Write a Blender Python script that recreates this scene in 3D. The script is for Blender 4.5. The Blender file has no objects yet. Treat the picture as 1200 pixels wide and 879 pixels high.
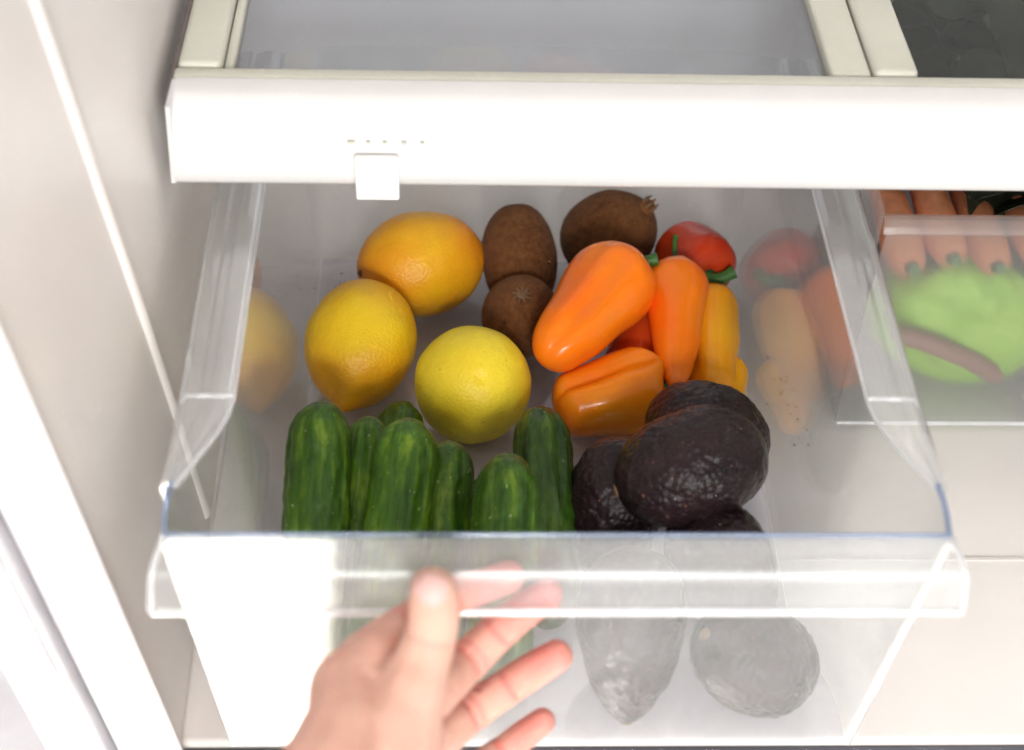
import bpy, bmesh, math, random
import numpy as np
from mathutils import Vector, Matrix, noise
random.seed(7); np.random.seed(7)
SC = bpy.context.scene
COL = SC.collection
MM = 0.001

# ------------------------------------------------------------------ camera
CAM = np.array([-40.9, -364.4, 600.45])
RT = np.array([0.99928169, -0.02265439, 0.03037898])
UP = np.array([-0.00557693, 0.70500112, 0.70918426])
FW = np.array([0.03748335, 0.70884427, -0.70436837])
FPX = 1750.5
cd = bpy.data.cameras.new("camera"); cam = bpy.data.objects.new("camera", cd); COL.objects.link(cam)
cd.sensor_width = 36; cd.lens = 36*FPX/1200; cd.clip_start = 0.01; cd.clip_end = 50
cam.matrix_world = Matrix([[RT[i], UP[i], -FW[i], CAM[i]*MM] for i in range(3)]+[[0, 0, 0, 1]])
cd.dof.use_dof = True; cd.dof.focus_distance = 0.77; cd.dof.aperture_fstop = 5.6
SC.camera = cam

# ------------------------------------------------------------------ world, lamps, exposure
w = bpy.data.worlds.new("World"); SC.world = w; w.use_nodes = True
w.node_tree.nodes["Background"].inputs[0].default_value = (1.0, 0.975, 0.95, 1)
w.node_tree.nodes["Background"].inputs[1].default_value = 0.42

def area(name, loc, target, sx, sy, power, col=(1, 1, 1), spread=180):
    l = bpy.data.lights.new(name, 'AREA'); l.shape = 'RECTANGLE'; l.size = sx; l.size_y = sy
    l.energy = power; l.color = col; l.spread = math.radians(spread)
    o = bpy.data.objects.new(name, l); COL.objects.link(o); o.location = loc
    d = Vector(target)-Vector(loc); o.rotation_euler = d.to_track_quat('-Z', 'Y').to_euler()
    return o
area("window_light", (0.15, -1.65, 0.62), (-0.02, 0.1, 0.1), 1.1, 1.0, 30, (1.0, 0.985, 0.965))
area("highlight_light", (0.02, -1.35, 0.98), (0.0, 0.15, 0.0), 0.20, 0.14, 7, (1.0, 0.98, 0.95))  # small added lamp for tiny highlights and firmer shadows
sun = area("sun_through_window", (-0.362, -0.57, 0.35), (-0.362, -0.57, -0.7), 0.29, 0.44, 150, (1.0, 0.98, 0.95), 7)
sun.rotation_euler = (0, 0, 0)

SC.view_settings.view_transform = 'Standard'; SC.view_settings.look = 'None'
SC.view_settings.exposure = 0.42; SC.view_settings.gamma = 1.0; SC.view_settings.use_curve_mapping = False
SC.cycles.use_denoising = True; SC.cycles.max_bounces = 14; SC.cycles.transparent_max_bounces = 40
SC.cycles.glossy_bounces = 6; SC.cycles.diffuse_bounces = 5; SC.cycles.transmission_bounces = 10
SC.cycles.caustics_reflective = False; SC.cycles.caustics_refractive = False
SC.cycles.sample_clamp_indirect = 60

# ------------------------------------------------------------------ node helpers
def nm(name):
    m = bpy.data.materials.new(name); m.use_nodes = True
    nt = m.node_tree
    for n in list(nt.nodes): nt.nodes.remove(n)
    out = nt.nodes.new('ShaderNodeOutputMaterial')
    return m, nt, out
def nd(nt, t, **kw):
    n = nt.nodes.new(t)
    for k, v in kw.items():
        if k.startswith('_'): setattr(n, k[1:], v)
        else: n.inputs[k.replace('__', ' ')].default_value = v
    return n
def lk(nt, a, b): nt.links.new(a, b)
def ramp(nt, fac, stops):
    r = nt.nodes.new('ShaderNodeValToRGB'); e = r.color_ramp.elements
    while len(e) < len(stops): e.new(0.5)
    for i, (p, c) in enumerate(stops):
        e[i].position = p; e[i].color = (*c, 1) if len(c) == 3 else c
    lk(nt, fac, r.inputs[0]); return r
def mixc(nt, fac, a, b):
    m = nt.nodes.new('ShaderNodeMix'); m.data_type = 'RGBA'
    for s, v in ((0, fac), (6, a), (7, b)):
        if hasattr(v, 'is_linked'): lk(nt, v, m.inputs[s])
        else: m.inputs[s].default_value = (*v, 1) if isinstance(v, tuple) else v
    return m.outputs[2]
def math_(nt, op, a, b=0.0, clamp=False):
    m = nt.nodes.new('ShaderNodeMath'); m.operation = op; m.use_clamp = clamp
    for i, v in ((0, a), (1, b)):
        if hasattr(v, 'is_linked'): lk(nt, v, m.inputs[i])
        else: m.inputs[i].default_value = v
    return m.outputs[0]
def coord(nt, scale=(1, 1, 1)):
    tc = nt.nodes.new('ShaderNodeTexCoord'); mp = nt.nodes.new('ShaderNodeMapping')
    mp.inputs['Scale'].default_value = scale; lk(nt, tc.outputs['Object'], mp.inputs[0]); return mp.outputs[0]
def noi(nt, vec, scale, detail=4, rough=.55, dist=0.0):
    n = nt.nodes.new('ShaderNodeTexNoise'); lk(nt, vec, n.inputs['Vector'])
    n.inputs['Scale'].default_value = scale; n.inputs['Detail'].default_value = detail
    n.inputs['Roughness'].default_value = rough; n.inputs['Distortion'].default_value = dist
    return n.outputs[0]
def vor(nt, vec, scale, feature='F1'):
    n = nt.nodes.new('ShaderNodeTexVoronoi'); n.feature = feature; lk(nt, vec, n.inputs['Vector'])
    n.inputs['Scale'].default_value = scale; return n
def bump(nt, h, strength=.3, dist=.001, prev=None):
    b = nt.nodes.new('ShaderNodeBump'); b.inputs['Strength'].default_value = strength
    b.inputs['Distance'].default_value = dist; lk(nt, h, b.inputs['Height'])
    if prev: lk(nt, prev, b.inputs['Normal'])
    return b.outputs[0]
def principled(nt, out, col=None, rough=.5, normal=None, sss=0, sssr=(1, .5, .2), ssss=.003, spec=.5, coat=0, sheen=0, ior=1.45):
    p = nt.nodes.new('ShaderNodeBsdfPrincipled')
    if hasattr(col, 'is_linked'): lk(nt, col, p.inputs['Base Color'])
    else: p.inputs['Base Color'].default_value = (*col, 1)
    if hasattr(rough, 'is_linked'): lk(nt, rough, p.inputs['Roughness'])
    else: p.inputs['Roughness'].default_value = rough
    p.inputs['Specular IOR Level'].default_value = spec; p.inputs['IOR'].default_value = ior
    p.inputs['Subsurface Weight'].default_value = sss; p.inputs['Subsurface Radius'].default_value = sssr
    p.inputs['Subsurface Scale'].default_value = ssss; p.inputs['Coat Weight'].default_value = coat
    p.inputs['Coat Roughness'].default_value = .15
    p.inputs['Sheen Weight'].default_value = sheen
    if normal: lk(nt, normal, p.inputs['Normal'])
    lk(nt, p.outputs[0], out.inputs[0]); return p

def schlick(nt, f0=.045, k=1.0):
    lw = nt.nodes.new('ShaderNodeLayerWeight'); lw.inputs[0].default_value = .5
    p5 = math_(nt, 'POWER', lw.outputs['Facing'], 5.0)
    return math_(nt, 'ADD', math_(nt, 'MULTIPLY', p5, (1-f0)*k), f0*k, True)

def clear_plastic(name, tint=(.985, .99, .99), haze=.05, rough=.03, scratch=.5, hazecol=(.9, .92, .94), f0=.045, k=1.0):
    m, nt, out = nm(name)
    v = coord(nt)
    tr = nd(nt, 'ShaderNodeBsdfTransparent'); tr.inputs[0].default_value = (*tint, 1)
    gl = nd(nt, 'ShaderNodeBsdfGlossy'); gl.inputs['Color'].default_value = (1, 1, 1, 1)
    gl.inputs['Roughness'].default_value = rough
    df = nd(nt, 'ShaderNodeBsdfDiffuse'); df.inputs['Color'].default_value = (*hazecol, 1)
    tl = nd(nt, 'ShaderNodeBsdfTranslucent'); tl.inputs['Color'].default_value = (*hazecol, 1)
    ds = nd(nt, 'ShaderNodeMixShader'); ds.inputs[0].default_value = .4; lk(nt, df.outputs[0], ds.inputs[1]); lk(nt, tl.outputs[0], ds.inputs[2])
    n1 = noi(nt, v, 35, 5, .65, .6); n2 = noi(nt, coord(nt, (1, 1, .12)), 420, 3, .7)
    hz = math_(nt, 'MULTIPLY', ramp(nt, n1, [(.3, (.75,)*3), (.72, (1.25,)*3)]).outputs[0], haze)
    sc = math_(nt, 'MULTIPLY', ramp(nt, n2, [(.62, (0,)*3), (.8, (1,)*3)]).outputs[0], scratch*haze)
    hz = math_(nt, 'ADD', hz, sc, True)
    a = nd(nt, 'ShaderNodeMixShader'); lk(nt, hz, a.inputs[0]); lk(nt, tr.outputs[0], a.inputs[1]); lk(nt, ds.outputs[0], a.inputs[2])
    b = nd(nt, 'ShaderNodeMixShader'); lk(nt, schlick(nt, f0, k), b.inputs[0]); lk(nt, a.outputs[0], b.inputs[1]); lk(nt, gl.outputs[0], b.inputs[2])
    nb = bump(nt, noi(nt, v, 18, 2), .06, .002); lk(nt, nb, gl.inputs['Normal'])
    lk(nt, b.outputs[0], out.inputs[0])
    return m

def simple(name, col, rough=.5, nscale=60, var=.06, bstr=.08, bdist=.0004, **kw):
    m, nt, out = nm(name); v = coord(nt)
    n = noi(nt, v, nscale, 5)
    dark = tuple(c*(1-var) for c in col); lite = tuple(min(1, c*(1+var)) for c in col)
    c = ramp(nt, n, [(.3, dark), (.7, lite)]).outputs[0]
    principled(nt, out, c, rough, bump(nt, noi(nt, v, nscale*6, 3), bstr, bdist), **kw)
    return m

M = {}
M['side_plastic'] = clear_plastic('clear_side_plastic', haze=.045)
M['floor_plastic'] = clear_plastic('clear_floor_plastic', haze=.14, hazecol=(.84, .83, .90), tint=(.965, .965, .985), scratch=1.2)
M['front_plastic'] = clear_plastic('clear_front_plastic', haze=.11, hazecol=(.93, .95, .97), scratch=.8)
M['lip_plastic'] = clear_plastic('clear_lip_plastic', haze=.12, hazecol=(.95, .96, .98), k=.8, rough=.30)
M['rim_plastic'] = clear_plastic('clear_rim_plastic', haze=.17, hazecol=(.86, .87, .89), k=1.5, rough=.08)
def frosted():
    m, nt, out = nm('frosted_front_plastic')
    g = nd(nt, 'ShaderNodeBsdfRefraction'); g.inputs['Roughness'].default_value = .42; g.inputs['IOR'].default_value = 1.06; g.inputs[0].default_value = (.97, .97, .97, 1)
    df = nd(nt, 'ShaderNodeBsdfDiffuse'); df.inputs[0].default_value = (.86, .84, .84, 1)
    gl = nd(nt, 'ShaderNodeBsdfGlossy'); gl.inputs['Roughness'].default_value = .1
    tr = nd(nt, 'ShaderNodeBsdfTransparent'); g0 = g; g = nd(nt, 'ShaderNodeMixShader'); g.inputs[0].default_value = .6; lk(nt, g0.outputs[0], g.inputs[1]); lk(nt, tr.outputs[0], g.inputs[2])
    a = nd(nt, 'ShaderNodeMixShader'); a.inputs[0].default_value = .06; lk(nt, g.outputs[0], a.inputs[1]); lk(nt, df.outputs[0], a.inputs[2])
    b = nd(nt, 'ShaderNodeMixShader'); lk(nt, schlick(nt, .045, .8), b.inputs[0]); lk(nt, a.outputs[0], b.inputs[1]); lk(nt, gl.outputs[0], b.inputs[2])
    lk(nt, b.outputs[0], out.inputs[0]); return m
M['frosted'] = frosted()
M['pane_clear'] = clear_plastic('clear_shelf_glass', tint=(.75, .78, .75), haze=.008, rough=.1, k=.45)
M['edge_glint'] = clear_plastic('edge_glint_plastic', haze=.55, hazecol=(.95, .96, .98), k=2.5, rough=.08)  # white haze paints in the bright glints along clear edges
M['edge_blue'] = clear_plastic('blue_edge_plastic', tint=(.62, .70, .84), haze=.30, hazecol=(.42, .52, .72), k=1.5, rough=.08)
M['shelf_glass'] = clear_plastic('shelf_glass', tint=(.86, .88, .90), haze=.05, hazecol=(.62, .66, .72), rough=.16, k=.8)
M['liner'] = simple('fridge_liner_white', (.77, .735, .705), .32, 14, .03)
M['liner_grey'] = simple('fridge_liner_back', (.70, .69, .71), .4, 14, .04)
M['bezel'] = simple('white_shelf_plastic', (.63, .62, .612), .38, 20, .02)
M['frame'] = simple('grey_green_shelf_frame', (.50, .50, .43), .45, 30, .06)
M['flange'] = simple('white_cabinet_flange', (.86, .86, .87), .3, 12, .02)
M['gasket'] = simple('grey_rubber_gasket', (.20, .20, .225), .6, 40, .06)
M['gasket_dark'] = simple('dark_rubber_gasket', (.13, .13, .16), .6, 40, .1)
M['gap_shade'] = simple('brown_grey_gap_shade', (.20, .17, .16), .7, 40, .1)  # dark tone standing in for shade in the shelf gap
M['tile'] = simple('cream_floor_tile', (.52, .49, .45), .3, 10, .05)
M['grout'] = simple('floor_grout', (.5, .47, .43), .9, 60, .1)
M['clip'] = simple('white_clip_plastic', (.84, .83, .83), .4, 20, .02)
M['crumb'] = simple('brown_crumb', (.09, .05, .035), .9, 300, .3)
M['stem_brown'] = simple('dry_brown_stem', (.16, .09, .045), .85, 500, .4, .6)
M['stem_green'] = simple('fresh_green_stem', (.035, .12, .018), .45, 260, .35, .4)
M['calyx_dark'] = simple('dark_green_calyx', (.014, .05, .01), .5, 260, .35, .4)
M['strap'] = simple('dull_red_strap', (.40, .22, .16), .6, 80, .1)
M['carrot'] = simple('carrot_orange', (.80, .30, .14), .5, 120, .15, .3)
M['nail'] = simple('pale_pink_nail', (.66, .41, .375), .42, 60, .03, 0, spec=.25)

def citrus(name, c_main, c_edge, seed, ax=(0, 0, 1)):
    m, nt, out = nm(name); v = coord(nt)
    mp = nt.nodes.new('ShaderNodeMapping'); mp.inputs['Location'].default_value = (seed, seed*.7, 0); lk(nt, v, mp.inputs[0])
    big = noi(nt, mp.outputs[0], 26, 3, .5)
    # riper orange towards the poles of the fruit
    sx = nt.nodes.new('ShaderNodeSeparateXYZ'); lk(nt, v, sx.inputs[0])
    pole = math_(nt, 'MULTIPLY', math_(nt, 'ABSOLUTE', sx.outputs[2]), 22.0)
    f = math_(nt, 'ADD', math_(nt, 'MULTIPLY', big, .9), math_(nt, 'MULTIPLY', pole, .55))
    f = ramp(nt, f, [(.42, (0,)*3), (1.0, (1,)*3)]).outputs[0]
    c = mixc(nt, f, c_main, c_edge)
    pores = vor(nt, v, 620); pm = noi(nt, v, 900, 2)
    pc = ramp(nt, pores.outputs['Distance'], [(.0, (.80,)*3), (.35, (1,)*3)]).outputs[0]
    mm = nt.nodes.new('ShaderNodeMix'); mm.data_type = 'RGBA'; mm.blend_type = 'MULTIPLY'; mm.inputs[0].default_value = .55
    lk(nt, c, mm.inputs[6]); lk(nt, pc, mm.inputs[7])
    blem = ramp(nt, vor(nt, v, 70).outputs['Distance'], [(.03, (.45, .25, .08)), (.055, (1, 1, 1))]).outputs[0]
    m2 = nt.nodes.new('ShaderNodeMix'); m2.data_type = 'RGBA'; m2.blend_type = 'MULTIPLY'; m2.inputs[0].default_value = .5
    lk(nt, mm.outputs[2], m2.inputs[6]); lk(nt, blem, m2.inputs[7])
    b1 = bump(nt, pores.outputs['Distance'], .38, .0007)
    b2 = bump(nt, noi(nt, v, 110, 3), .35, .0016, b1)
    principled(nt, out, m2.outputs[2], .40, b2, sss=.18, sssr=(1, .6, .1), ssss=.003, spec=.4)
    return m
M['lemon_yellow'] = citrus('bright_lemon_peel', (.93, .76, .045), (.90, .64, .03), 1)
M['lemon_amber'] = citrus('amber_lemon_peel', (.87, .58, .016), (.80, .32, .008), 4)
M['lemon_orange'] = citrus('orange_lemon_peel', (.80, .43, .010), (.72, .23, .008), 9)

def pepper_mat(name, c1, c2, seed, rough=.21):
    m, nt, out = nm(name); v = coord(nt)
    f = ramp(nt, noi(nt, v, 22+seed, 3, .5), [(.35, (0,)*3), (.68, (1,)*3)]).outputs[0]
    c = mixc(nt, f, c1, c2)
    fr = ramp(nt, vor(nt, v, 95).outputs['Distance'], [(.02, (.55, .35, .2)), (.05, (1, 1, 1))]).outputs[0]
    m2 = nt.nodes.new('ShaderNodeMix'); m2.data_type = 'RGBA'; m2.blend_type = 'MULTIPLY'; m2.inputs[0].default_value = .35
    lk(nt, c, m2.inputs[6]); lk(nt, fr, m2.inputs[7]); c = m2.outputs[2]
    b = bump(nt, noi(nt, v, 55, 3), .34, .0016)
    b = bump(nt, noi(nt, v, 700, 2), .05, .0003, b)
    principled(nt, out, c, rough, b, sss=.15, sssr=(1, .35, .08), ssss=.003, spec=.32, coat=.08)
    return m
M['pep_orange'] = pepper_mat('orange_pepper_skin', (.92, .165, .006), (.92, .235, .008), 0)
M['pep_orange2'] = pepper_mat('light_orange_pepper_skin', (.90, .21, .006), (.92, .29, .01), 3)
M['pep_yellow'] = pepper_mat('yellow_pepper_skin', (.88, .33, .008), (.90, .42, .012), 5)
M['pep_red'] = pepper_mat('red_pepper_skin', (.42, .022, .006), (.52, .05, .010), 2)
M['pep_redorange'] = pepper_mat('red_orange_pepper_skin', (.62, .07, .012), (.66, .10, .014), 2)

def kiwi_mat(name, k=1.0):
    m, nt, out = nm(name); v = coord(nt)
    n = noi(nt, v, 260, 5, .7); n0 = noi(nt, v, 30, 3)
    c = ramp(nt, n, [(.3, (.06*k, .021*k, .007*k)), (.7, (.17*k, .066*k, .023*k))]).outputs[0]
    c = mixc(nt, ramp(nt, n0, [(.35, (0,)*3), (.7, (.45,)*3)]).outputs[0], c, (.20*k, .085*k, .03*k))
    b = bump(nt, noi(nt, v, 900, 3, .8), .7, .0006); b = bump(nt, noi(nt, v, 120, 3), .3, .001, b)
    principled(nt, out, c, .85, b, spec=.12, sheen=.05)
    return m
M['kiwi'] = kiwi_mat('kiwi_skin'); M['kiwi_red'] = kiwi_mat('ruddy_kiwi_skin', 1.15)
M['fuzz'] = simple('kiwi_fuzz', (.20, .095, .038), .9, 300, .4)

def avo_mat():
    m, nt, out = nm('black_avocado_skin'); v = coord(nt)
    vo = vor(nt, v, 300); n = noi(nt, v, 40, 4)
    c = ramp(nt, n, [(.3, (.009, .005, .006)), (.7, (.026, .012, .014))]).outputs[0]
    sp = ramp(nt, vor(nt, v, 240).outputs['Distance'], [(.12, (1,)*3), (.2, (0,)*3)]).outputs[0]
    sp = math_(nt, 'MULTIPLY', sp, ramp(nt, noi(nt, v, 90, 2), [(.52, (0,)*3), (.62, (1,)*3)]).outputs[0])
    c = mixc(nt, math_(nt, 'MULTIPLY', sp, .8), c, (.17, .075, .04))
    b = bump(nt, math_(nt, 'SUBTRACT', 1.0, vo.outputs['Distance']), .55, .0012)
    b = bump(nt, noi(nt, v, 850, 3), .25, .0004, b)
    rg = ramp(nt, n, [(.3, (.24,)*3), (.7, (.46,)*3)]).outputs[0]
    principled(nt, out, c, rg, b, spec=.30)
    return m
M['avocado'] = avo_mat()

def cuke_mat(name, k=1.0):
    m, nt, out = nm(name)
    v = coord(nt, (1, 1, .10)); v1 = coord(nt)
    st = noi(nt, v, 230, 4, .6, .3); bl = noi(nt, v1, 45, 4, .6)
    f = math_(nt, 'ADD', math_(nt, 'MULTIPLY', st, .62), math_(nt, 'MULTIPLY', bl, .38))
    c = ramp(nt, f, [(.36, (.009*k, .034*k, .002)), (.52, (.038*k, .10*k, .004)), (.70, (.16*k, .25*k, .018))]).outputs[0]
    vo = vor(nt, v1, 150)
    sp = ramp(nt, vo.outputs['Distance'], [(.05, (1,)*3), (.085, (0,)*3)]).outputs[0]
    c = mixc(nt, math_(nt, 'MULTIPLY', sp, .7), c, (.42, .44, .22))
    b = bump(nt, ramp(nt, vo.outputs['Distance'], [(.0, (1,)*3), (.2, (0,)*3)]).outputs[0], .5, .0012)
    b = bump(nt, noi(nt, v, 210, 4), .7, .0018, b); b = bump(nt, noi(nt, v1, 400, 3), .25, .0005, b)
    principled(nt, out, c, .38, b, spec=.38, sss=.06, sssr=(.3, 1, .1), ssss=.002)
    return m
M['cuke'] = cuke_mat('cucumber_skin'); M['cuke_dark'] = cuke_mat('dark_cucumber_skin', .62); M['cuke_light'] = cuke_mat('light_cucumber_skin', 1.25)

def skin_mat():
    m, nt, out = nm('hand_skin'); v = coord(nt)
    at = nt.nodes.new('ShaderNodeAttribute'); at.attribute_name = 'pink'
    n = noi(nt, v, 60, 4)
    base = ramp(nt, n, [(.3, (.61, .35, .27)), (.7, (.69, .415, .33))]).outputs[0]
    c = mixc(nt, at.outputs['Fac'], base, (.64, .225, .195))
    b = bump(nt, vor(nt, v, 900).outputs['Distance'], .18, .0004)
    b = bump(nt, noi(nt, v, 260, 4), .22, .0006, b)
    principled(nt, out, c, .58, b, sss=.25, sssr=(1, .35, .2), ssss=.003, spec=.18)
    return m
M['skin'] = skin_mat()
def bag_mat():
    m, nt, out = nm('green_bag'); v = coord(nt)
    c = ramp(nt, noi(nt, v, 30, 4), [(.3, (.34, .72, .04)), (.7, (.54, .88, .10))]).outputs[0]
    principled(nt, out, c, .5, bump(nt, noi(nt, v, 70, 4), .6, .003), sss=.2, sssr=(.4, 1, .2), ssss=.004)
    return m
M['bag'] = bag_mat()
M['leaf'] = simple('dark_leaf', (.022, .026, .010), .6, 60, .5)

# ------------------------------------------------------------------ object helpers
def link_mesh(name, V, F, mat, parent=None, smooth=True, mats=None):
    me = bpy.data.meshes.new(name); me.from_pydata([tuple(float(c)*MM for c in p) for p in V], [], [tuple(f) for f in F]); me.update()
    if smooth: me.polygons.foreach_set('use_smooth', [True]*len(me.polygons))
    me.materials.append(mat)
    o = bpy.data.objects.new(name, me); COL.objects.link(o)
    if parent: o.parent = parent
    return o
def tag(o, label=None, cat=None, group=None, kind=None):
    for k, v in (('label', label), ('category', cat), ('group', group), ('kind', kind)):
        if v: o[k] = v
    return o
def empty(name, loc, label=None, cat=None, group=None, rot=None):
    o = bpy.data.objects.new(name, None); COL.objects.link(o); o.empty_display_size = .01
    o.location = Vector(loc)*MM
    if rot is not None: o.rotation_mode = 'QUATERNION'; o.rotation_quaternion = rot
    return tag(o, label, cat, group)
def box(name, x0, x1, y0, y1, z0, z1, mat, parent=None, bev=0.8):
    bm = bmesh.new(); bmesh.ops.create_cube(bm, size=1)
    for v in bm.verts:
        v.co = Vector(((x0 if v.co.x < 0 else x1), (y0 if v.co.y < 0 else y1), (z0 if v.co.z < 0 else z1)))*MM
    if bev: bmesh.ops.bevel(bm, geom=list(bm.edges), offset=bev*MM, segments=3, affect='EDGES', profile=.5)
    me = bpy.data.meshes.new(name); bm.to_mesh(me); bm.free(); me.materials.append(mat)
    me.polygons.foreach_set('use_smooth', [True]*len(me.polygons)) if bev else None
    o = bpy.data.objects.new(name, me); COL.objects.link(o)
    if parent: o.parent = parent
    return o
def shell(name, G, th, mat, parent=None, sharp=False):
    """solid sheet: grid G[nu][nv] of points, thickened along its normals by th (mm)"""
    G = np.array(G, float); nu, nv = G.shape[:2]
    du = np.gradient(G, axis=0); dv = np.gradient(G, axis=1)
    N = np.cross(du, dv); N /= np.linalg.norm(N, axis=2, keepdims=True)+1e-9
    B = G+N*th
    V = np.concatenate([G.reshape(-1, 3), B.reshape(-1, 3)]); o = nu*nv; F = []
    ix = lambda i, j: i*nv+j
    for i in range(nu-1):
        for j in range(nv-1):
            F.append((ix(i, j), ix(i, j+1), ix(i+1, j+1), ix(i+1, j)))
            F.append((o+ix(i, j), o+ix(i+1, j), o+ix(i+1, j+1), o+ix(i, j+1)))
    for i in range(nu-1):
        F.append((ix(i, 0), ix(i+1, 0), o+ix(i+1, 0), o+ix(i, 0)))
        F.append((ix(i, nv-1), o+ix(i, nv-1), o+ix(i+1, nv-1), ix(i+1, nv-1)))
    for j in range(nv-1):
        F.append((ix(0, j), o+ix(0, j), o+ix(0, j+1), ix(0, j+1)))
        F.append((ix(nu-1, j), ix(nu-1, j+1), o+ix(nu-1, j+1), o+ix(nu-1, j)))
    ob = link_mesh(name, V, F, mat, parent, smooth=not sharp)
    if not sharp: ob.data.set_sharp_from_angle(angle=math.radians(40))
    return ob
def tube(name, pts, rad, mat, parent=None, n=12, cap=True):
    P = [np.array(p, float) for p in pts]; V = []; F = []
    if np.isscalar(rad): rad = [rad]*len(P)
    t0 = P[1]-P[0]; ref = np.array([0, 0, 1.]) if abs(t0[2]) < .8*np.linalg.norm(t0) else np.array([1., 0, 0])
    for i, p in enumerate(P):
        t = P[min(i+1, len(P)-1)]-P[max(i-1, 0)]; t /= np.linalg.norm(t)
        a = np.cross(t, ref); a /= np.linalg.norm(a); b = np.cross(t, a)
        for k in range(n):
            an = 2*math.pi*k/n; V.append(p+rad[i]*(math.cos(an)*a+math.sin(an)*b))
    for i in range(len(P)-1):
        for k in range(n):
            k2 = (k+1) % n; F.append((i*n+k, i*n+k2, (i+1)*n+k2, (i+1)*n+k))
    if cap:
        F.append(tuple(range(n))[::-1]); F.append(tuple((len(P)-1)*n+k for k in range(n)))
    o = link_mesh(name, V, F, mat, parent); o.data.set_sharp_from_angle(angle=math.radians(55)); return o

def frame_q(axis, up=(0, 0, 1), roll=0):
    """quaternion turning local Z to axis, local X as near to up as possible"""
    z = Vector(axis).normalized(); u = Vector(up)
    x = (u-z*u.dot(z))
    if x.length < 1e-3: x = Vector((0, 1, 0))-z*z.y
    x.normalize(); y = z.cross(x)
    q = Matrix([[x[i], y[i], z[i]] for i in range(3)]).to_quaternion()
    from mathutils import Quaternion
    return q @ Quaternion((0, 0, 1), roll)

def loft(name, L, prof, mat, parent, nu=72, nv=56, mod=None, bend=0):
    """body of revolution along local Z: prof(s) -> (z/L, r) for s in 0..1, modulated by mod(theta, s, z) """
    V = []; F = []
    S = [0.5-0.5*math.cos(math.pi*j/nv) for j in range(nv+1)]
    for j, s in enumerate(S):
        z, r = prof(s)
        ring = 1 if j in (0, nv) else nu
        for k in range(nu):
            th = 2*math.pi*k/nu; rr = r; zz = z*L
            if mod: rr, zz = mod(th, s, rr, zz)
            x = rr*math.cos(th)+bend*(1-(2*z)**2) ; y = rr*math.sin(th)
            V.append((x, y, zz))
    for j in range(nv):
        for k in range(nu):
            k2 = (k+1) % nu; F.append((j*nu+k, j*nu+k2, (j+1)*nu+k2, (j+1)*nu+k))
    # merge the poles
    o = link_mesh(name, V, F, mat, parent)
    bm = bmesh.new(); bm.from_mesh(o.data); bmesh.ops.remove_doubles(bm, verts=bm.verts, dist=2e-6); bmesh.ops.recalc_face_normals(bm, faces=bm.faces); bm.to_mesh(o.data); bm.free()
    return o
def nz(x, y, z, sc, seed=0): return noise.noise(Vector((x*sc+seed, y*sc-seed*.7, z*sc+seed*1.3)))

# ------------------------------------------------------------------ the refrigerator (setting)
fr = empty('refrigerator', (0, 0, 0), 'open white refrigerator cabinet whose liner surrounds the pulled-out crisper drawer', 'refrigerator')
def wall_x(Y, z):
    t = min(max(Y/190, 0), 2.4)
    front = -167-.104*z; back = -171-.035*z
    return front+(back-front)*min(t, 1)-max(t-1, 0)*1.0
G = [[(wall_x(Y, z), Y, z) for z in np.linspace(-12, 760, 30)] for Y in np.linspace(2, 450, 24)]
shell('side_liner', G, -12, M['liner'], fr)
shell('side_liner', [[(520, Y, z) for z in (-12, 300, 760)] for Y in (450, 220, 2)], 12, M['liner'], fr)
shell('back_liner', [[(x, 451, z) for z in (-12, 300, 760)] for x in (-215, 150, 533)], 12, M['liner_grey'], fr)
box('top_liner', -260, 533, 60, 465, 761, 775, M['liner'], fr, 0)
fl = box('floor_liner', -168, 519, 6, 449, -30, -7, M['liner'], fr, 3)
box('floor_groove', -160, 505, 112, 114, -7.2, -6.5, M['liner'], fr, .8)
tube('wall_ridge', [(wall_x(Y, z)-1.6, Y, z) for Y, z in [(98, 460), (104, 339), (110, 272), (115, 220), (122, 158), (131, 72), (137, 0)]], 4.2, M['liner'], fr)
# front flange of the cabinet, gasket and door on the left
G = [[(-167-.104*z-a, -2-b, z) for z in np.linspace(-32, 520, 16)] for a, b in ((0, -3), (1.5, 0), (5, 1.5), (14, 2), (20, 1.0), (23, -2))]
shell('front_flange', G, -3, M['flange'], fr)
tube('door_gasket', [(-167-.104*z-29, -4, z) for z in np.linspace(-36, 520, 12)], 4.5, M['gasket'], fr)
G = [[(-172-.104*z-a, 3+a*.05-b, z) for z in np.linspace(-36, 520, 12)] for a, b in ((30, 0), (42, 4), (56, 2), (70, 12))]
shell('door_hinge_side', G, 4, M['gasket'], fr)
box('lower_gasket', -166, 520, -4, 5.5, -30, -10, M['gasket_dark'], fr, 2)
box('lower_front', -166, 520, 0, 12, -680, -31, M['flange'], fr, 2)
box('side_panel', -560, -262, -14, 12, -680, 560, M['flange'], fr, 4)

# kitchen floor
kf = box('kitchen_floor', -2600, 2600, -2600, 900, -712, -702, M['grout'], None, 0)
tag(kf, None, None, None, 'structure')
tile_me = None
for i in range(-5, 5):
    for j in range(-6, 1):
        x0 = i*300+8; y0 = j*300-60
        if tile_me is None:
            t = box('tile', 2, 298, 2, 298, -703, -698, M['tile'], kf, 1.2); tile_me = t.data
        else:
            t = bpy.data.objects.new('tile', tile_me); COL.objects.link(t); t.parent = kf
        t.location = (x0*MM, y0*MM, random.uniform(-.3, .3)*MM)

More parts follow.
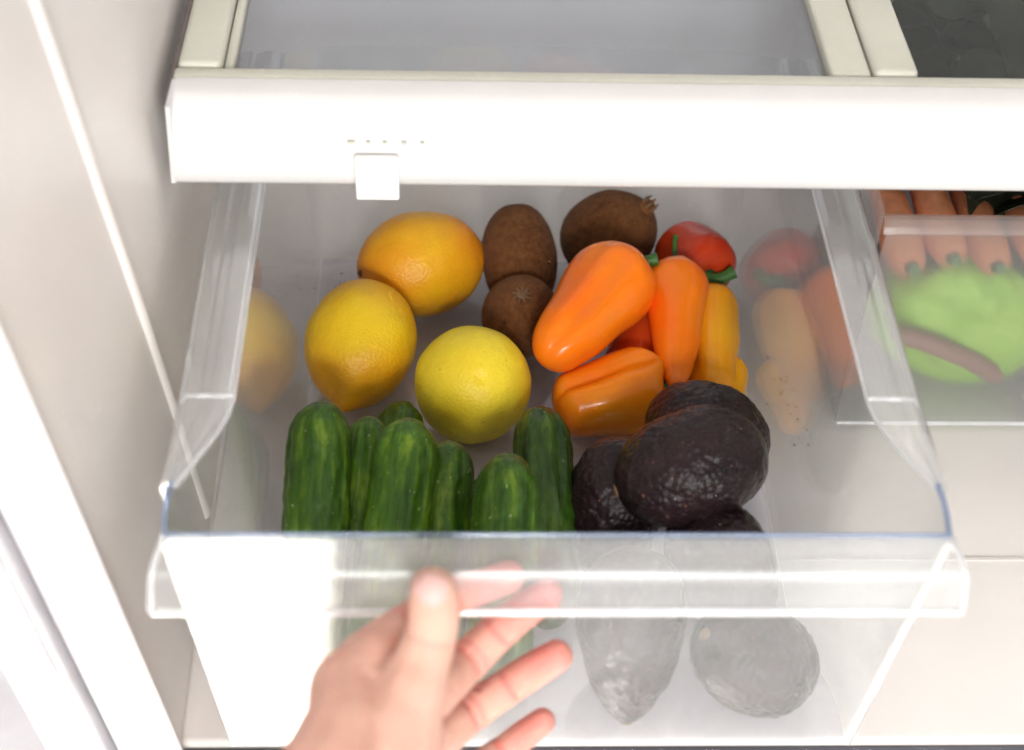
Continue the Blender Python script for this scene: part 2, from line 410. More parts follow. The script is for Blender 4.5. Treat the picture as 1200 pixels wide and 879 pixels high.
# ------------------------------------------------------------------ glass shelf over the drawers
sh = empty('glass_shelf', (0, 190, 200), 'white-edged glass refrigerator shelf across the top, over the pulled-out drawer', 'shelf')
def loc(o, parent):   # keep world placement under a moved parent
    o.matrix_parent_inverse = Matrix.Translation(-Vector(parent.location)); return o
prof = [(212, 171), (196, 171.2), (191.5, 172.4), (189.6, 175), (189, 180), (189.6, 188), (190.8, 196), (192.8, 203), (195.6, 209), (199.2, 213.2), (203.5, 215.2), (213, 215.4)]
G = [[(x+(0 if x > -100 else (z-171)*.06), y, z) for (y, z) in prof] for x in (-171, -170, -100, 100, 300, 500)]
loc(shell('front_trim', G, -3, M['bezel'], sh), sh)
loc(shell('end_cap', [[(-170.6+(z-171)*.06, 190+(t*22), z) for t in (0, 1)] for z in (173, 200, 215)], 2, M['bezel'], sh), sh)
loc(box('back_rail', -170, 500, 213.2, 222, 205, 215.5, M['frame'], sh, 2), sh)
loc(box('side_gap_shade', -175, -170.5, 215, 440, 190, 206, M['gap_shade'], sh, 2), sh)  # dark strip painting the shade between wall and shelf frame
loc(box('side_rail', -169, -149, 222.5, 440, 202, 217, M['frame'], sh, 3), sh)
loc(box('side_rail', -148.5, -144, 222.5, 440, 204, 213, M['frame'], sh, 1.5), sh)
loc(box('center_rail', 133, 152, 222.5, 440, 204, 215, M['frame'], sh, 2), sh)
loc(box('center_rail', 153, 174, 222.5, 440, 204, 217, M['frame'], sh, 3), sh)
loc(box('glass_pane', -143.5, 132.5, 222.5, 440, 206, 210, M['shelf_glass'], sh, .6), sh)
loc(box('glass_pane', 174.5, 480, 222.5, 440, 206, 210, M['pane_clear'], sh, .6), sh)
# ribbed clip on the lower edge
cl = loc(box('clip', -87.5, -67.5, 185, 188.6, 168, 192, M['clip'], sh, 1), sh)
for i in range(5):
    r = box('rib', -86.6+i*3.9, -84.6+i*3.9, 182.6, 186, 166.4-(i%2)*.5, 191.2, M['clip'], cl, .7)
    r.matrix_parent_inverse = Matrix.Translation(-Vector(sh.location))

for i, (x, w_) in enumerate(((-90.5, 3.4), (-82, 1.8), (-74.5, 1.8), (-66, 2.2), (-57.5, 1.6))):
    loc(box('printed_mark', x, x+w_, 189.3, 190.2, 196.6, 198.0, M['frame'], sh, 0), sh)

# ------------------------------------------------------------------ crisper drawers
def plan_top():   # half outline (x, y) of the drawer at the rim, front to back
    return [(152, 0), (152, 14), (151, 25), (146, 36), (138, 53), (134.5, 63), (133.4, 74), (133.8, 140), (134.4, 240), (135, 332)]
def plan_bot():
    return [(139.6, 2.4), (139.6, 12), (139, 22), (136.5, 34), (129.5, 50), (126, 60), (124.2, 72), (123.8, 140), (123.6, 240), (123.4, 330)]
def build_drawer(loc0, label, front_only=False):
    d = empty('crisper_drawer', loc0, label, 'drawer')
    H = 150
    zs = np.linspace(0, 1, 9)
    for s in (-1, 1):
        G = []
        for (a, b) in zip(plan_bot(), plan_top()):
            G.append([(s*(a[0]+(b[0]-a[0])*t), a[1]+(b[1]-a[1])*t, 1+(H-1)*t) for t in zs])
        shell('side_wall', G, (2.2 if s < 0 else -2.2)*-1, M['side_plastic'], d)
        # rounded corner of side and front; right bead whitened to paint its highlight
        tube('corner_bead', [(s*(140.4+12.3*t), 1.4-1.6*t, 1+H*t-1) for t in (0, .25, .5, .75, 1)], 1.9, M['edge_glint' if s > 0 else 'rim_plastic'], d)
        # folded rim: inner edge follows the wall, outer edge straight
        rp = plan_top()[2:]
        G = []
        for (x, y) in rp:
            w = 153.5-x+max(0, (y-74))*.012+2
            w = max(w, 3.5)
            row = [(0, 0), (.10, 1.6), (.25, 2.0), (.40, 2.0), (.46, .5), (.62, .5), (.68, 2.0), (.88, 1.8), (.97, 0), (1.0, -3), (1.02, -8)]
            G.append([(s*(x+w*a), y, H+z) for a, z in row])
        rim = shell('rim', G, 1.6*(-s), M['rim_plastic'], d)
        tube('rim_edge', [(s*(x+.2), y, H+.8) for x, y in rp[4:]], .8, M['edge_glint'], rim)
        tube('rim_edge', [(s*(x+(153.5-x+max(0, (y-74))*.012+2)), y, H-2) for x, y in rp[4:]], 1.1, M['edge_glint'], rim)
        tube('rim_edge', [(s*(133.5+t*21.5), 73.5, H+2.3-3*(t > .97)) for t in (0, .1, .5, .9, 1)], 1.1, M['edge_glint'], rim)
        tube('rim_edge', [(s*(x+.4), y, H+.6) for x, y in rp[:5]], 1.0, M['edge_glint'], rim)
        tube('corner_edge', [(s*152, 0.5, H+.4), (s*153.2, 10, H+.6), (s*153.6, 19, H+1), (s*152.6, 26, H+2)], 1.2, M['edge_blue'], rim)
    # back wall
    shell('back_wall', [[(x*(123.4+(11.6)*t), 331+9*(1-abs(x)**8)+3*t, 1+(H-1)*t) for t in zs] for x in np.linspace(-1, 1, 25)], -2.2, M['side_plastic'], d)
    # floor with a shallow moulded recess
    G = []
    for yy in np.linspace(2.5, 338, 60):
        hw = np.interp(yy, [p[1] for p in plan_bot()], [p[0] for p in plan_bot()])-.6
        G.append([(hw*u, yy, 0+1.1*(1/(1+math.exp((abs(u)-.86)*-60)))+1.1*(1/(1+math.exp(-(yy-298)*1.2)))) for u in np.linspace(-1, 1, 70)])
    shell('floor_panel', G, 2.0, M['floor_plastic'], d)
    # front wall with the hand lip
    G = [[(x*(139.6+12.4*t), 2.4-2.4*t, 1+(H-1)*t) for t in zs] for x in np.linspace(-1, 1, 9)]
    shell('front_wall', G, 2.4, M['front_plastic'], d)
    lp = [(0, 149.5), (-6, 150.4), (-11, 150.2), (-14.5, 148.7), (-16.8, 145.8), (-18.2, 141.5), (-19.4, 136), (-20.4, 130.5)]
    G = [[(x*(152+4.6*i/7), y, z) for i, (y, z) in enumerate(lp)] for x in np.linspace(-1, 1, 9)]
    lip = shell('pull_lip', G, 1.8, M['lip_plastic'], d)
    tube('lip_edge', [(x, -20.6, 129.8) for x in (-156.6, -80, 0, 80, 156.6)], 1.7, M['edge_glint'], lip)
    for s in (-1, 1):
        tube('lip_end', [(s*(152.6+4.4*i/7), y, z) for i, (y, z) in enumerate(lp)], 1.5, M['edge_glint'], lip)
    tube('top_edge', [(x, .8, 150.6) for x in (-152, 0, 152)], .95, M['edge_blue'], d)
    return d
dr = build_drawer((0, 0, 0), 'clear plastic crisper drawer pulled open, full of lemons, kiwis, peppers, cucumbers and avocados')

def crumbs():
    V = []; F = []
    def bit(x, y, z, r):
        b = len(V)
        for dx, dy, dz in ((1, 0, 0), (-.5, .8, 0), (-.6, -.7, 0), (0, 0, 1)):
            V.append((x+dx*r*random.uniform(.6, 1.3), y+dy*r*random.uniform(.6, 1.3), z+dz*r*.6))
        F.extend([(b, b+1, b+3), (b+1, b+2, b+3), (b+2, b, b+3), (b, b+2, b+1)])
    for _ in range(14): bit(random.gauss(-112, 5), random.gauss(312, 6), 3.4, random.uniform(.4, 1.2))
    for _ in range(24):
        t = random.random(); bit(151+random.gauss(0, 4)-t*6, 195+t*70+random.gauss(0, 5), -6.4, random.uniform(.4, 1.2))
    for _ in range(26): bit(random.uniform(-100, 115), random.uniform(90, 325), 2.4, random.uniform(.2, .5))
    return tag(link_mesh('crumbs', V, F, M['crumb'], None, False), 'scattered brown crumbs on the floor of the open drawer', 'crumbs', None, 'stuff')
crumbs()

# ------------------------------------------------------------------ lemons
def lemon(pos, axis, L, R, mat, label, nip=6, seed=0, stem=True):
    t = empty('lemon', pos, label, 'lemon', 'lemons in the open drawer', frame_q(axis))
    def prof(s):
        a = math.acos(1-2*s); z = -math.cos(a)*.5; r = R*(math.sin(a)**.86)
        return z, r
    def mod(th, s, r, z):
        q = r/R
        x, y = r*math.cos(th), r*math.sin(th)
        n = nz(x, y, z, .035, seed)*1.6+nz(x, y, z, .12, seed)*.35
        if s > .5:
            z += nip*math.exp(-(q/.24)**2)+nip*.35*math.exp(-(q/.5)**2)
        else: z += 1.8*math.exp(-(q/.10)**2)-1.2*math.exp(-(q/.3)**2)
        return max(0, r+n*min(1, q*2)), z
    b = loft('peel', L, prof, mat, t, 96, 72, mod)
    if stem:
        zz = -L/2+.4
        tube('stem_scar', [(0, 0, zz+1.2), (0, 0, zz-.6), (.4, .2, zz-2.0)], [2.6, 2.2, 1.2], M['stem_brown'], t, 9)
    return t
lemon((-31.9, 199, 33.5), (-.1, .62, -.76), 65, 31.3, M['lemon_yellow'], 'bright yellow lemon in the middle, behind the cucumbers', 2, 1, False)
lemon((-93, 231, 32.8), (-.17, -.96, -.22), 72, 30.3, M['lemon_amber'], 'amber yellow lemon nearest the left drawer wall, its pointed tip towards the cucumbers', 6, 5)
lemon((-62, 299.5, 32.0), (.90, .36, -.1), 73, 30.6, M['lemon_orange'], 'orange-yellow lemon farthest back, left of the kiwis', 4, 11)

# ------------------------------------------------------------------ kiwis
def kiwi(pos, axis, L, R, label, mat, seed=0, taper=0.0, stem='scar', pw=.95):
    t = empty('kiwi', pos, label, 'kiwi', 'kiwis at the back of the open drawer', frame_q(axis))
    def prof(s):
        a = math.acos(1-2*s); return -math.cos(a)*.5, R*(math.sin(a)**pw)*(1-taper*(1-2*s)*-1)
    def mod(th, s, r, z):
        x, y = r*math.cos(th), r*math.sin(th); q = r/R
        n = nz(x, y, z, .04, seed)*1.3
        if s > .5: z -= 1.6*math.exp(-(q/.2)**2)
        return max(0, r*(1+.02*math.cos(2*th))+n*min(1, q*2)), z
    b = loft('skin', L, prof, mat, t, 80, 60, mod)
    # short fuzz standing off the skin
    me = b.data; nv = len(me.vertices); V = []; F = []
    fs = random.choices(list(me.polygons), weights=[p.area for p in me.polygons], k=5200)
    for p in fs:
        vs = [me.vertices[i] for i in p.vertices]
        ws = np.random.dirichlet([1]*len(vs)); c = sum((v.co*w_ for v, w_ in zip(vs, ws)), Vector())/MM
        n = (p.normal+Vector(np.random.normal(0, .55, 3))).normalized()
        sd = n.cross(Vector(np.random.normal(0, 1, 3))).normalized()*.09
        k = len(V); h = random.uniform(.5, 1.3)
        V += [tuple(c-sd), tuple(c+sd), tuple(c+n*h)]; F.append((k, k+1, k+2))
    f = link_mesh('fuzz', V, F, M['fuzz'], t, False); f['kind'] = 'stuff'
    z0 = L/2-1.4
    if stem == 'scar':
        Vv = []; Ff = []
        st = tube('stem_scar', [(0, 0, z0-1), (0, 0, z0+1.4), (0, 0, z0+1.9)], [3.4, 2.6, .8], M['stem_brown'], t, 9)
        for k in range(9):
            an = k*.7; tube('sepal', [(2*math.cos(an), 2*math.sin(an), z0+.5), (4.2*math.cos(an), 4.2*math.sin(an), z0+1.5), (5.6*math.cos(an+.1), 5.6*math.sin(an+.1), z0+.9)], [.9, .7, .2], M['stem_brown'], t, 5)
    elif stem == 'tip':
        tube('stem_scar', [(0, 0, z0-2), (0, 0, z0+2.5), (.5, 0, z0+4.5)], [6.5, 5.0, 3.8], M['kiwi_red'], t, 14)
        for k in range(6):
            an = k*1.05; tube('sepal', [(3.6*math.cos(an), 3.6*math.sin(an), z0+1.5), (4.4*math.cos(an), 4.4*math.sin(an), z0+4), (3.6*math.cos(an), 3.6*math.sin(an), z0+7.5)], [1.3, 1.1, .3], M['stem_brown'], t, 5)
    return t
kiwi((-4.0, 309, 29), (-.1, .75, .66), 64, 22.5, 'tall brown kiwi standing at the back between lemon and large kiwi', M['kiwi'], 2, .06, None, .85)
kiwi((-4.0, 264, 24), (-.02, -.28, .96), 46, 23, 'round brown kiwi in front, its dark blossom end facing up', M['kiwi_red'], 7, .05, 'scar')
kiwi((51, 328, 31), (.66, -.02, .75), 60, 26.8, 'largest brown kiwi, at the back with its stem end beside the red pepper', M['kiwi'], 12, .10, 'tip')

# ------------------------------------------------------------------ peppers
def pepper(pos, axis, L, R, mat, label, seed=0, lobes=3, lobe=.10, tip=.30, stem=None, roll=0, shoulder=.22, name='sweet_pepper', group='small peppers in the open drawer', deep=0.0, bend=0, flat=1.0):
    """axis points from the stem end to the tip; stem = list of local points (mm) for the stalk"""
    t = empty(name, pos, label, 'pepper', group, frame_q(axis, roll=roll))
    def prof(s):
        # s=0 stem end, 1 tip
        z = s-.5
        body = R*((1-s)**.55*0+1)
        k = (1-(1-min(s/shoulder, 1))**2.2)**.5 if s < shoulder else 1
        tap = 1-(1-tip)*max(0, (s-shoulder)/(1-shoulder))**1.35
        e = 1-s; end = (1-(1-min(e/.16, 1))**2.2)**.5
        return z, R*k*tap*end
    def mod(th, s, r, z):
        f = (1-.75*s)
        lb = lobe*f*(math.sqrt(math.cos(lobes*th/2+seed)**2+.03)-.62)*1.6
        x, y = r*math.cos(th), r*math.sin(th)
        q = r/R
        n = nz(x, y, z, .04, seed)*1.7*min(1, q*2)
        if s < .3: z += (3.8*math.exp(-(q/.45)**2)) - 4.0*(1-abs(math.cos(lobes*th/2+seed)))*q - deep*26*math.exp(-((((th+math.pi) % (2*math.pi))-math.pi)/.45)**2)*q
        g = deep*math.exp(-((((th-.0+math.pi) % (2*math.pi))-math.pi)/.30)**2)*(.35+.65*min(1, s*1.6))
        r2 = max(0, r*(1+lb-g)+n)
        return r2, z
    b = loft('skin', L, prof, mat, t, 96, 72, mod, bend)
    if flat != 1: b.scale = (1, flat, 1)
    if stem:
        z0 = -L/2+3.5
        cx = [(0, 0, z0+1), (0, 0, z0-1.6), (0, 0, z0-2.4)]
        c = tube('calyx', [(0, 0, z0+2.2), (0, 0, z0-.5), (0, 0, z0-1.6)], [R*.34, R*.30, R*.13], M['calyx_dark'], t, 16)
        pts = [(a, b_, z0-1+c_) for a, b_, c_ in stem[0]]
        tube('stem', pts, stem[1], M['stem_green'], t, 12)
    return t
def seg(a, b):   # centre, axis, length of a pepper given stem end and tip
    a, b = np.array(a, float), np.array(b, float); return tuple((a+b)/2), tuple(b-a), float(np.linalg.norm(b-a))
# large orange pepper on top
c, a, L = seg((56, 268, 60), (6, 200, 50))
pepper(c, a, L+2, 24.5, M['pep_orange'], 'largest orange pepper, lying slanted on top of the others beside the yellow lemon', 0.5, 3, .09, .50, ([(0, 0, 0), (0, -3, -5), (1, -7, -10), (2, -10, -13)], [4.4, 3.3, 3.1, 4.0]), roll=-.25, shoulder=.24, deep=.15)
c, a, L = seg((84.5, 284, 46), (76, 190, 38))
pepper(c, a, L*.95, 17.5, M['pep_orange'], 'slim tapering orange pepper with an upright thin green stem, left of the yellow-orange one', 2.1, 3, .08, .36, ([(0, 0, 0), (4, 0, -6), (8, 0, -13), (10, -1, -18)], [3, 1.7, 1.4, 1.6]), roll=.2, shoulder=.2)
c, a, L = seg((104, 281, 26), (99, 202, 22))
pepper(c, a, L, 18, M['pep_yellow'], 'yellow-orange pepper standing nearest the right drawer wall', 1.1, 3, .10, .62, None, roll=.9, shoulder=.2, deep=.08)
c, a, L = seg((109, 236, 15), (105, 186, 15))
pepper(c, a, L, 13, M['pep_yellow'], 'orange-yellow pepper half hidden under the one at the right drawer wall, above the avocados', 3.3, 3, .08, .6, None, roll=.9)
c, a, L = seg((69, 206, 26), (12, 189, 24))
pepper(c, a, L, 23.5, M['pep_orange2'], 'stubby two-lobed orange pepper lying sideways below the largest one', 5.2, 2, .03, .66, ([(0, 0, 0), (0, 0, -4), (1, 1, -9)], [3.4, 2.6, 2.8]), roll=0.15, shoulder=.22, deep=.30)
c, a, L = seg((72, 262, 20), (47, 212, 17))
pepper(c, a, L, 18, M['pep_redorange'], 'red-orange pepper buried beneath the largest orange pepper', 4.2, 3, .07, .6, None)
c, a, L = seg((105, 291, 30), (93, 324, 27))
pepper(c, a, L+8, 23, M['pep_red'], 'dark red pepper at the back right with a thick green stem', 6.1, 3, .05, .7, ([(0, 0, 0), (1, 3, -4), (4, 8, -6), (7, 13, -7)], [6, 4.4, 3.4, 4.2]), roll=0, shoulder=.35)

# ------------------------------------------------------------------ avocados
def avocado(pos, axis, L, R, label, seed=0, pear=.22, roll=0):
    """axis points to the narrow stem end"""
    t = empty('avocado', pos, label, 'avocado', 'black avocados at the front right of the drawer', frame_q(axis, roll=roll))
    def prof(s):
        a = math.acos(1-2*s); z = -math.cos(a)*.5
        return z, R*(math.sin(a)**.92)*(1-pear*(z+.5)**1.4*1.0)/(1-pear*.25)
    def mod(th, s, r, z):
        x, y = r*math.cos(th), r*math.sin(th); q = r/R
        n = nz(x, y, z, .05, seed)*1.5+nz(x, y, z, .16, seed)*.6
        d, p = noise.voronoi(Vector((x, y, z))*.26+Vector((seed, 0, 0)))
        n += (.55-min(d[0], 1))*.9
        return max(0, r+n*min(1, q*2)), z
    b = loft('skin', L, prof, M['avocado'], t, 150, 120, mod)
    tube('stem_scar', [(0, 0, L/2-2), (0, 0, L/2+.4), (0, 0, L/2+1)], [3.4, 3.2, 1.5], M['stem_brown'], t, 10)
    return t
avocado((70, 103, 75), (-.95, -.22, -.20), 74, 28, 'topmost black avocado, resting on the others', 1, .12)
avocado((86, 150, 46), (-.70, .62, .05), 66, 28.5, 'black avocado behind the topmost one, next to the orange peppers', 5, .18)
avocado((37, 108, 38), (-.10, -.50, -.80), 74, 24.5, 'black avocado on the left of the pile, beside the cucumbers', 9, .10)
avocado((84, 66, 49), (.25, -.85, .1), 70, 25, 'black avocado just behind the front wall, under the topmost one', 14, .15)
avocado((39.5, 33, 38), (-.02, -.52, -.85), 84, 25.5, 'avocado pressed against the front wall with its stem end down, next to the cucumbers', 21, .42)
avocado((96.5, 28.5, 27.5), (-.75, -.05, .62), 66, 26, 'egg-shaped avocado low behind the front wall, rightmost at the bottom', 27, .12)

# ------------------------------------------------------------------ cucumbers
def cucumber(top, bot, R, mat, label, seed=0, bend=2.5, roll=0):
    c, a, L = seg(bot, top)
    t = empty('cucumber', c, label, 'cucumber', 'mini cucumbers at the front left of the drawer', frame_q(a, roll=roll))
    hook = R*.9/L
    def prof(s):
        z = s-.5; e = min(s, 1-s)*L/(R*1.25)
        k = (1-(1-min(e, 1))**2.1)**.5
        return z, R*k*(1-.10*(2*z)**2)
    def mod(th, s, r, z):
        x, y = r*math.cos(th), r*math.sin(th); q = r/R
        rid = .030*math.cos(9*th+seed+.6*math.sin(z*.05))+.018*math.cos(5*th+seed*2)
        n = nz(x, y, z*.5, .07, seed)*1.2+nz(x, y, z*.7, .24, seed)*.7
        d, p = noise.voronoi(Vector((x, y, z*.6))*.13+Vector((seed, 0, 0)))
        n += max(0, .30-d[0])*2.6
        return max(0, r*(1+rid*min(1, q*1.5))+n*min(1, q*2)), z
    loft('skin', L, prof, mat, t, 110, 150, mod, bend)
    tube('blossom_scar', [(0, 0, L/2-.9), (0, 0, L/2+.1), (0, 0, L/2+.4)], [2.2, 1.6, .5], M['calyx_dark'], t, 8)
    return t
C = 'cucumber'
cucumber((-104, 131, 90), (-108, 22, 16), 15.3, M['cuke'], 'leftmost cucumber, thick and dark green against the drawer wall', 1)
cucumber((-83, 140, 70), (-87, 28, 14), 11.5, M['cuke_light'], 'slim cucumber half hidden between the leftmost and the slanted one', 4)
cucumber((-62, 122, 88), (-77, 24, 22), 15.4, M['cuke_light'], 'slanted cucumber with pale streaks, third from the left', 8)
cucumber((-69, 182, 36), (-72, 80, 14), 13, M['cuke'], 'cucumber tip showing behind the slanted one, touching the yellow lemon', 12)
cucumber((-44, 124, 70), (-51, 22, 15), 12.8, M['cuke'], 'narrow cucumber in front of the yellow lemon, left of centre', 15)
cucumber((-16.5, 99, 89), (-22, 14, 16), 15.2, M['cuke'], 'front cucumber with a blunt knobbly end, nearest the hand', 19)
cucumber((2, 160, 56), (4, 52, 17), 15.2, M['cuke_dark'], 'cucumber beside the avocados, farthest right of the cucumbers', 23)
cucumber((-96, 176, 22), (-98, 70, 14), 12.5, M['cuke_dark'], 'dark cucumber end just below the tip of the amber lemon', 27)
cucumber((-30, 128, 36), (-34, 44, 14), 12.5, M['cuke_dark'], 'dark cucumber low in the gap left of the blunt knobbly one', 31)

# ------------------------------------------------------------------ second drawer with its contents
d2 = empty('crisper_drawer', (0, 0, 0), 'closed clear crisper drawer at the right edge, holding a green bag', 'drawer')
G = [[(170+270*u, 205-3*t, 1+148*t) for t in (0, .33, .66, 1)] for u in np.linspace(0, 1, 9)]
shell('front_wall', G, 2.4, M['frosted'], d2)
shell('side_wall', [[(170-4*t, 205+y, 1+148*t) for t in (0, .5, 1)] for y in (0, 100, 230)], 2.2, M['side_plastic'], d2)
shell('floor_panel', [[(x, y, 0) for x in (171, 300, 438)] for y in (206, 330, 430)], -2, M['floor_plastic'], d2)
l2 = shell('pull_lip', [[(166+276*u, 202-y, z) for y, z in ((0, 149.5), (3, 150.5), (6, 149), (8, 146.5), (9, 143.5))] for u in np.linspace(0, 1, 9)], 1.8, M['frosted'], d2)
tube('bottom_edge', [(171, 203, 1), (300, 203, 1), (440, 203, 1)], 1.6, M['edge_glint'], d2)
# green bag
def bag():
    t = empty('produce_bag', (244, 247, 42), 'bright green plastic bag with a dull red strap inside the closed drawer at right', 'bag')
    V = []; F = []; nu, nv = 90, 60
    for j in range(nv+1):
        ph = math.pi*j/nv
        for i in range(nu):
            th = 2*math.pi*i/nu
            d = Vector((math.sin(ph)*math.cos(th), math.sin(ph)*math.sin(th), math.cos(ph)))
            k = 1+.18*noise.noise(d*1.4)+.10*abs(noise.noise(d*2.6+Vector((4, 2, 1))))+.02*noise.noise(d*7)
            p = Vector((d.x*50, d.y*27, d.z*40))*k
            V.append(tuple(p))
    for j in range(nv):
        for i in range(nu):
            i2 = (i+1) % nu; F.append((j*nu+i, (j+1)*nu+i, (j+1)*nu+i2, j*nu+i2))
    link_mesh('bag_body', V, F, M['bag'], t)
    pts = []
    for u in np.linspace(0, 1, 14):
        pts.append((-50+u*66, -34+8*abs(u-.5), 14-34*u+7*math.sin(u*3)))
    tube('strap', pts, [3.5]+[5.4]*12+[3.5], M['strap'], t, 10)
bag()
for k, (x, z, y) in enumerate(((196, 96, 262), (218, 99, 266), (241, 97, 262), (265, 99, 267), (205, 74, 285), (230, 76, 288))):
    t = empty('carrot', (x, y, z), ['orange carrot top nearest the drawer rim, behind the green bag', 'orange carrot second from the drawer rim, behind the green bag', 'orange carrot above the middle of the green bag', 'orange carrot near the picture edge, above the green bag', 'carrot in the lower row behind the left half of the green bag', 'carrot in the lower row behind the middle of the green bag'][k], 'carrot', 'carrots in the closed drawer')
    tube('root', [(0, -40, 2), (0, -36, 2), (0, -20, 0), (1, 20, -1), (0, 60, -3), (0, 85, -3)], [3, 8.5, 11, 9.5, 7, 2], M['carrot'], t, 18)
    tube('stem', [(0, -39, 2), (0, -45, 5)], [4, 3], M['stem_green'], t, 8)
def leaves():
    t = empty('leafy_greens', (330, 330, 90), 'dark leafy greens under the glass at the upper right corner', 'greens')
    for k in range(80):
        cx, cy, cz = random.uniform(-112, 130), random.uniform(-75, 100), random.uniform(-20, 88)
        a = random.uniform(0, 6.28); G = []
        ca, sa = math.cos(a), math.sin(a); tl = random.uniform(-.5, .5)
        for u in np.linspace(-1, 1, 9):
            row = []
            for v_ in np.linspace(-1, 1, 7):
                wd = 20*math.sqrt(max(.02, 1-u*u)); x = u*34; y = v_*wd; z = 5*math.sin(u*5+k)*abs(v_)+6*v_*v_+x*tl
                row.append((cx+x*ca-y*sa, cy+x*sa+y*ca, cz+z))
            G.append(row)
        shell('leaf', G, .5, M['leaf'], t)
leaves()

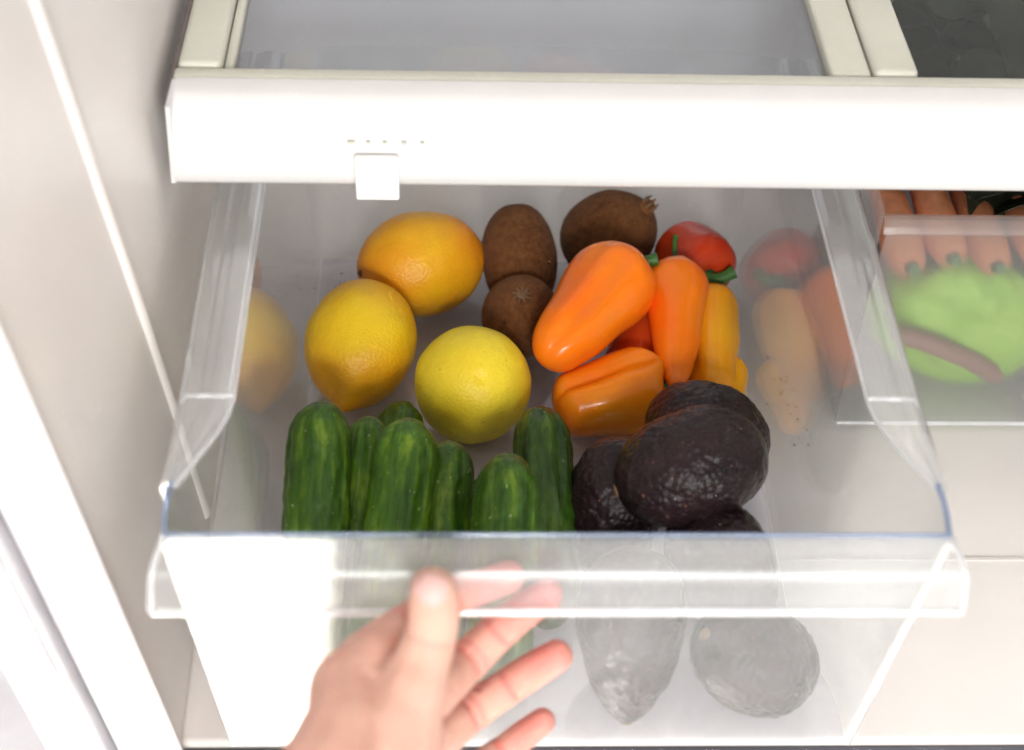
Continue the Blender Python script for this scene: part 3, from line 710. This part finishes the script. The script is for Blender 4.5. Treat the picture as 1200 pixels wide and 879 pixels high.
# ------------------------------------------------------------------ the hand
def unproj(px, py, Y):
    d = FW+RT*(px-600)/FPX-UP*(py-439.5)/FPX
    t = (Y-CAM[1])/d[1]; return CAM+t*d
def hand():
    u = unproj
    chains = {
     'thumb': [(u(508, 692, -44), 8.8), (u(509, 714, -45), 9.7), (u(506, 744, -49), 9.6), (u(490, 785, -58), 11.2), (u(472, 830, -68), 15.0), (u(440, 880, -82), 19)],
     'index': [(u(596, 676, -9), 6.7), (u(565, 687, -10), 7.2), (u(530, 700, -15), 8.0), (u(470, 738, -30), 9.0), (u(432, 770, -48), 10.5), (u(402, 806, -62), 12.5)],
     'middle': [(u(641, 696, -9.5), 6.8), (u(612, 716, -12), 7.6), (u(585, 738, -16), 8.2), (u(545, 778, -24), 8.8), (u(500, 818, -46), 10.5), (u(450, 850, -64), 13)],
     'ring': [(u(653, 768, -20), 6.9), (u(628, 783, -22), 7.5), (u(598, 802, -25), 7.9), (u(545, 838, -34), 8.8), (u(500, 872, -52), 11), (u(452, 900, -66), 13.5)],
     'little': [(u(636, 845, -28), 6.0), (u(617, 859, -30), 6.5), (u(590, 880, -34), 7.0), (u(548, 910, -44), 8.0), (u(500, 930, -58), 10.5), (u(455, 945, -70), 13)],
     'palm1': [(u(402, 806, -62), 12.5), (u(405, 850, -78), 15), (u(385, 905, -96), 18), (u(360, 960, -112), 21)],
     'palm2': [(u(450, 850, -64), 13), (u(435, 900, -82), 17), (u(400, 955, -105), 22)],
     'palm3': [(u(452, 900, -66), 13.5), (u(440, 930, -84), 17), (u(405, 980, -110), 23)],
     'palm4': [(u(455, 945, -70), 13), (u(440, 970, -90), 17), (u(400, 1010, -115), 23)],
     'thenar': [(u(472, 830, -68), 15), (u(458, 880, -78), 20), (u(430, 930, -92), 22), (u(395, 990, -112), 23)],
     'web': [(u(420, 800, -60), 10), (u(448, 812, -62), 10), (u(470, 815, -64), 11)],
     'arm': [(u(395, 970, -108), 23), (u(350, 1060, -140), 24), (u(300, 1180, -175), 27), (u(230, 1330, -215), 31)],
    }
    bm = bmesh.new()
    for nme, ch in chains.items():
        for (p, r), (q, s) in zip(ch[:-1], ch[1:]):
            n = max(2, int(np.linalg.norm(p-q)/1.6))
            for k in range(n+1):
                t = k/n; c = p*(1-t)+q*t; rr = r*(1-t)+s*t
                ret = bmesh.ops.create_icosphere(bm, subdivisions=2, radius=rr*MM)
                bmesh.ops.translate(bm, verts=ret['verts'], vec=Vector(c)*MM)
    me = bpy.data.meshes.new('tmp'); bm.to_mesh(me); bm.free()
    o = bpy.data.objects.new('person_hand', me); COL.objects.link(o)
    m = o.modifiers.new('r', 'REMESH'); m.mode = 'VOXEL'; m.voxel_size = .0011; m.use_smooth_shade = True
    m = o.modifiers.new('s', 'SMOOTH'); m.iterations = 9; m.factor = .6
    dg = bpy.context.evaluated_depsgraph_get(); me2 = bpy.data.meshes.new_from_object(o.evaluated_get(dg))
    bpy.data.objects.remove(o)
    nv = len(me2.vertices); co = np.empty(nv*3); me2.vertices.foreach_get('co', co); co = co.reshape(-1, 3)/MM
    nr = np.empty(nv*3); me2.vertices.foreach_get('normal', nr); nr = nr.reshape(-1, 3)
    disp = np.zeros(nv); pink = np.zeros(nv)
    view = CAM-co; view /= np.linalg.norm(view, axis=1, keepdims=True)
    for nme in ('index', 'middle', 'ring', 'little', 'thumb'):
        ch = chains[nme]
        # creases across the joints
        for j, wd, dp in ((2, 1.0, .9), (3, 1.1, 1.0), (3, .9, .6)):
            P = ch[j][0].copy(); r = ch[j][1]; ax = ch[j-1][0]-ch[j+1][0]; ax /= np.linalg.norm(ax)
            if dp == .6: P = P+ax*3.4
            if nme == 'thumb' and j == 3: continue
            t = (co-P)@ax; rad = np.linalg.norm((co-P)-t[:, None]*ax, axis=1)
            near = rad < r*1.45
            front = np.clip((nr*view).sum(1)*1.6, 0, 1)
            amp = dp*(.45 if nme == 'thumb' else 1)
            disp -= near*front*amp*np.exp(-(t/wd)**2)
            pink += near*front*.55*np.exp(-(t/(wd*1.4))**2)*(0.5 if nme == 'thumb' else 1)
        if nme != 'thumb':
            dt = np.linalg.norm(co-ch[0][0], axis=1)
            pink += .75*np.exp(-(dt/15)**2)
            for j in (1, 2, 3):
                d = np.linalg.norm(co-ch[j][0], axis=1); pink += .28*np.exp(-(d/12)**2)
    for i in range(nv):
        c = co[i]; disp[i] += .35*noise.noise(Vector(c)*.09)+.12*noise.noise(Vector(c)*.35)
    co += nr*disp[:, None]
    me2.vertices.foreach_set('co', (co*MM).reshape(-1)); 
    at = me2.attributes.new('pink', 'FLOAT', 'POINT'); at.data.foreach_set('value', np.clip(pink, 0, 1))
    me2.materials.clear(); me2.materials.append(M['skin']); me2.update()
    me2.polygons.foreach_set('use_smooth', [True]*len(me2.polygons))
    h = bpy.data.objects.new('person_hand', me2); COL.objects.link(h)
    tag(h, "person's bare hand with pale nails reaching for the drawer's pull lip", 'person')
    # thumb nail: a curved plate hugging the thumb
    from mathutils.bvhtree import BVHTree
    bv = BVHTree.FromPolygons([Vector(c) for c in co], [tuple(p.vertices) for p in me2.polygons])
    G = []
    for a in np.linspace(-1, 1, 13):
        row = []
        for b in np.linspace(-1, 1, 11):
            wd = 6.6*(1-.18*max(0, -a))*math.sqrt(max(0.05, 1-.55*max(0, a)**4-.35*max(0, -a)**3))
            px = 505.5+b*wd*3.1+a*(-1); py = 691-a*19.5+(b*b)*(5 if a > 0 else -5)*abs(a)
            d = Vector(FW+RT*(px-600)/FPX-UP*(py-439.5)/FPX).normalized()
            hit = bv.ray_cast(Vector(CAM), d)
            p = hit[0] if hit[0] is not None else Vector(u(px, py, -50))
            if hit[0] is None and G: p = Vector(G[-1][len(row)])+Vector((0, .4, 1.5))
            lift = .35+.5*(1-b*b)
            row.append(tuple(p-d*lift))
        G.append(row)
    shell('nail', G, .5, M['nail'], h)
hand()
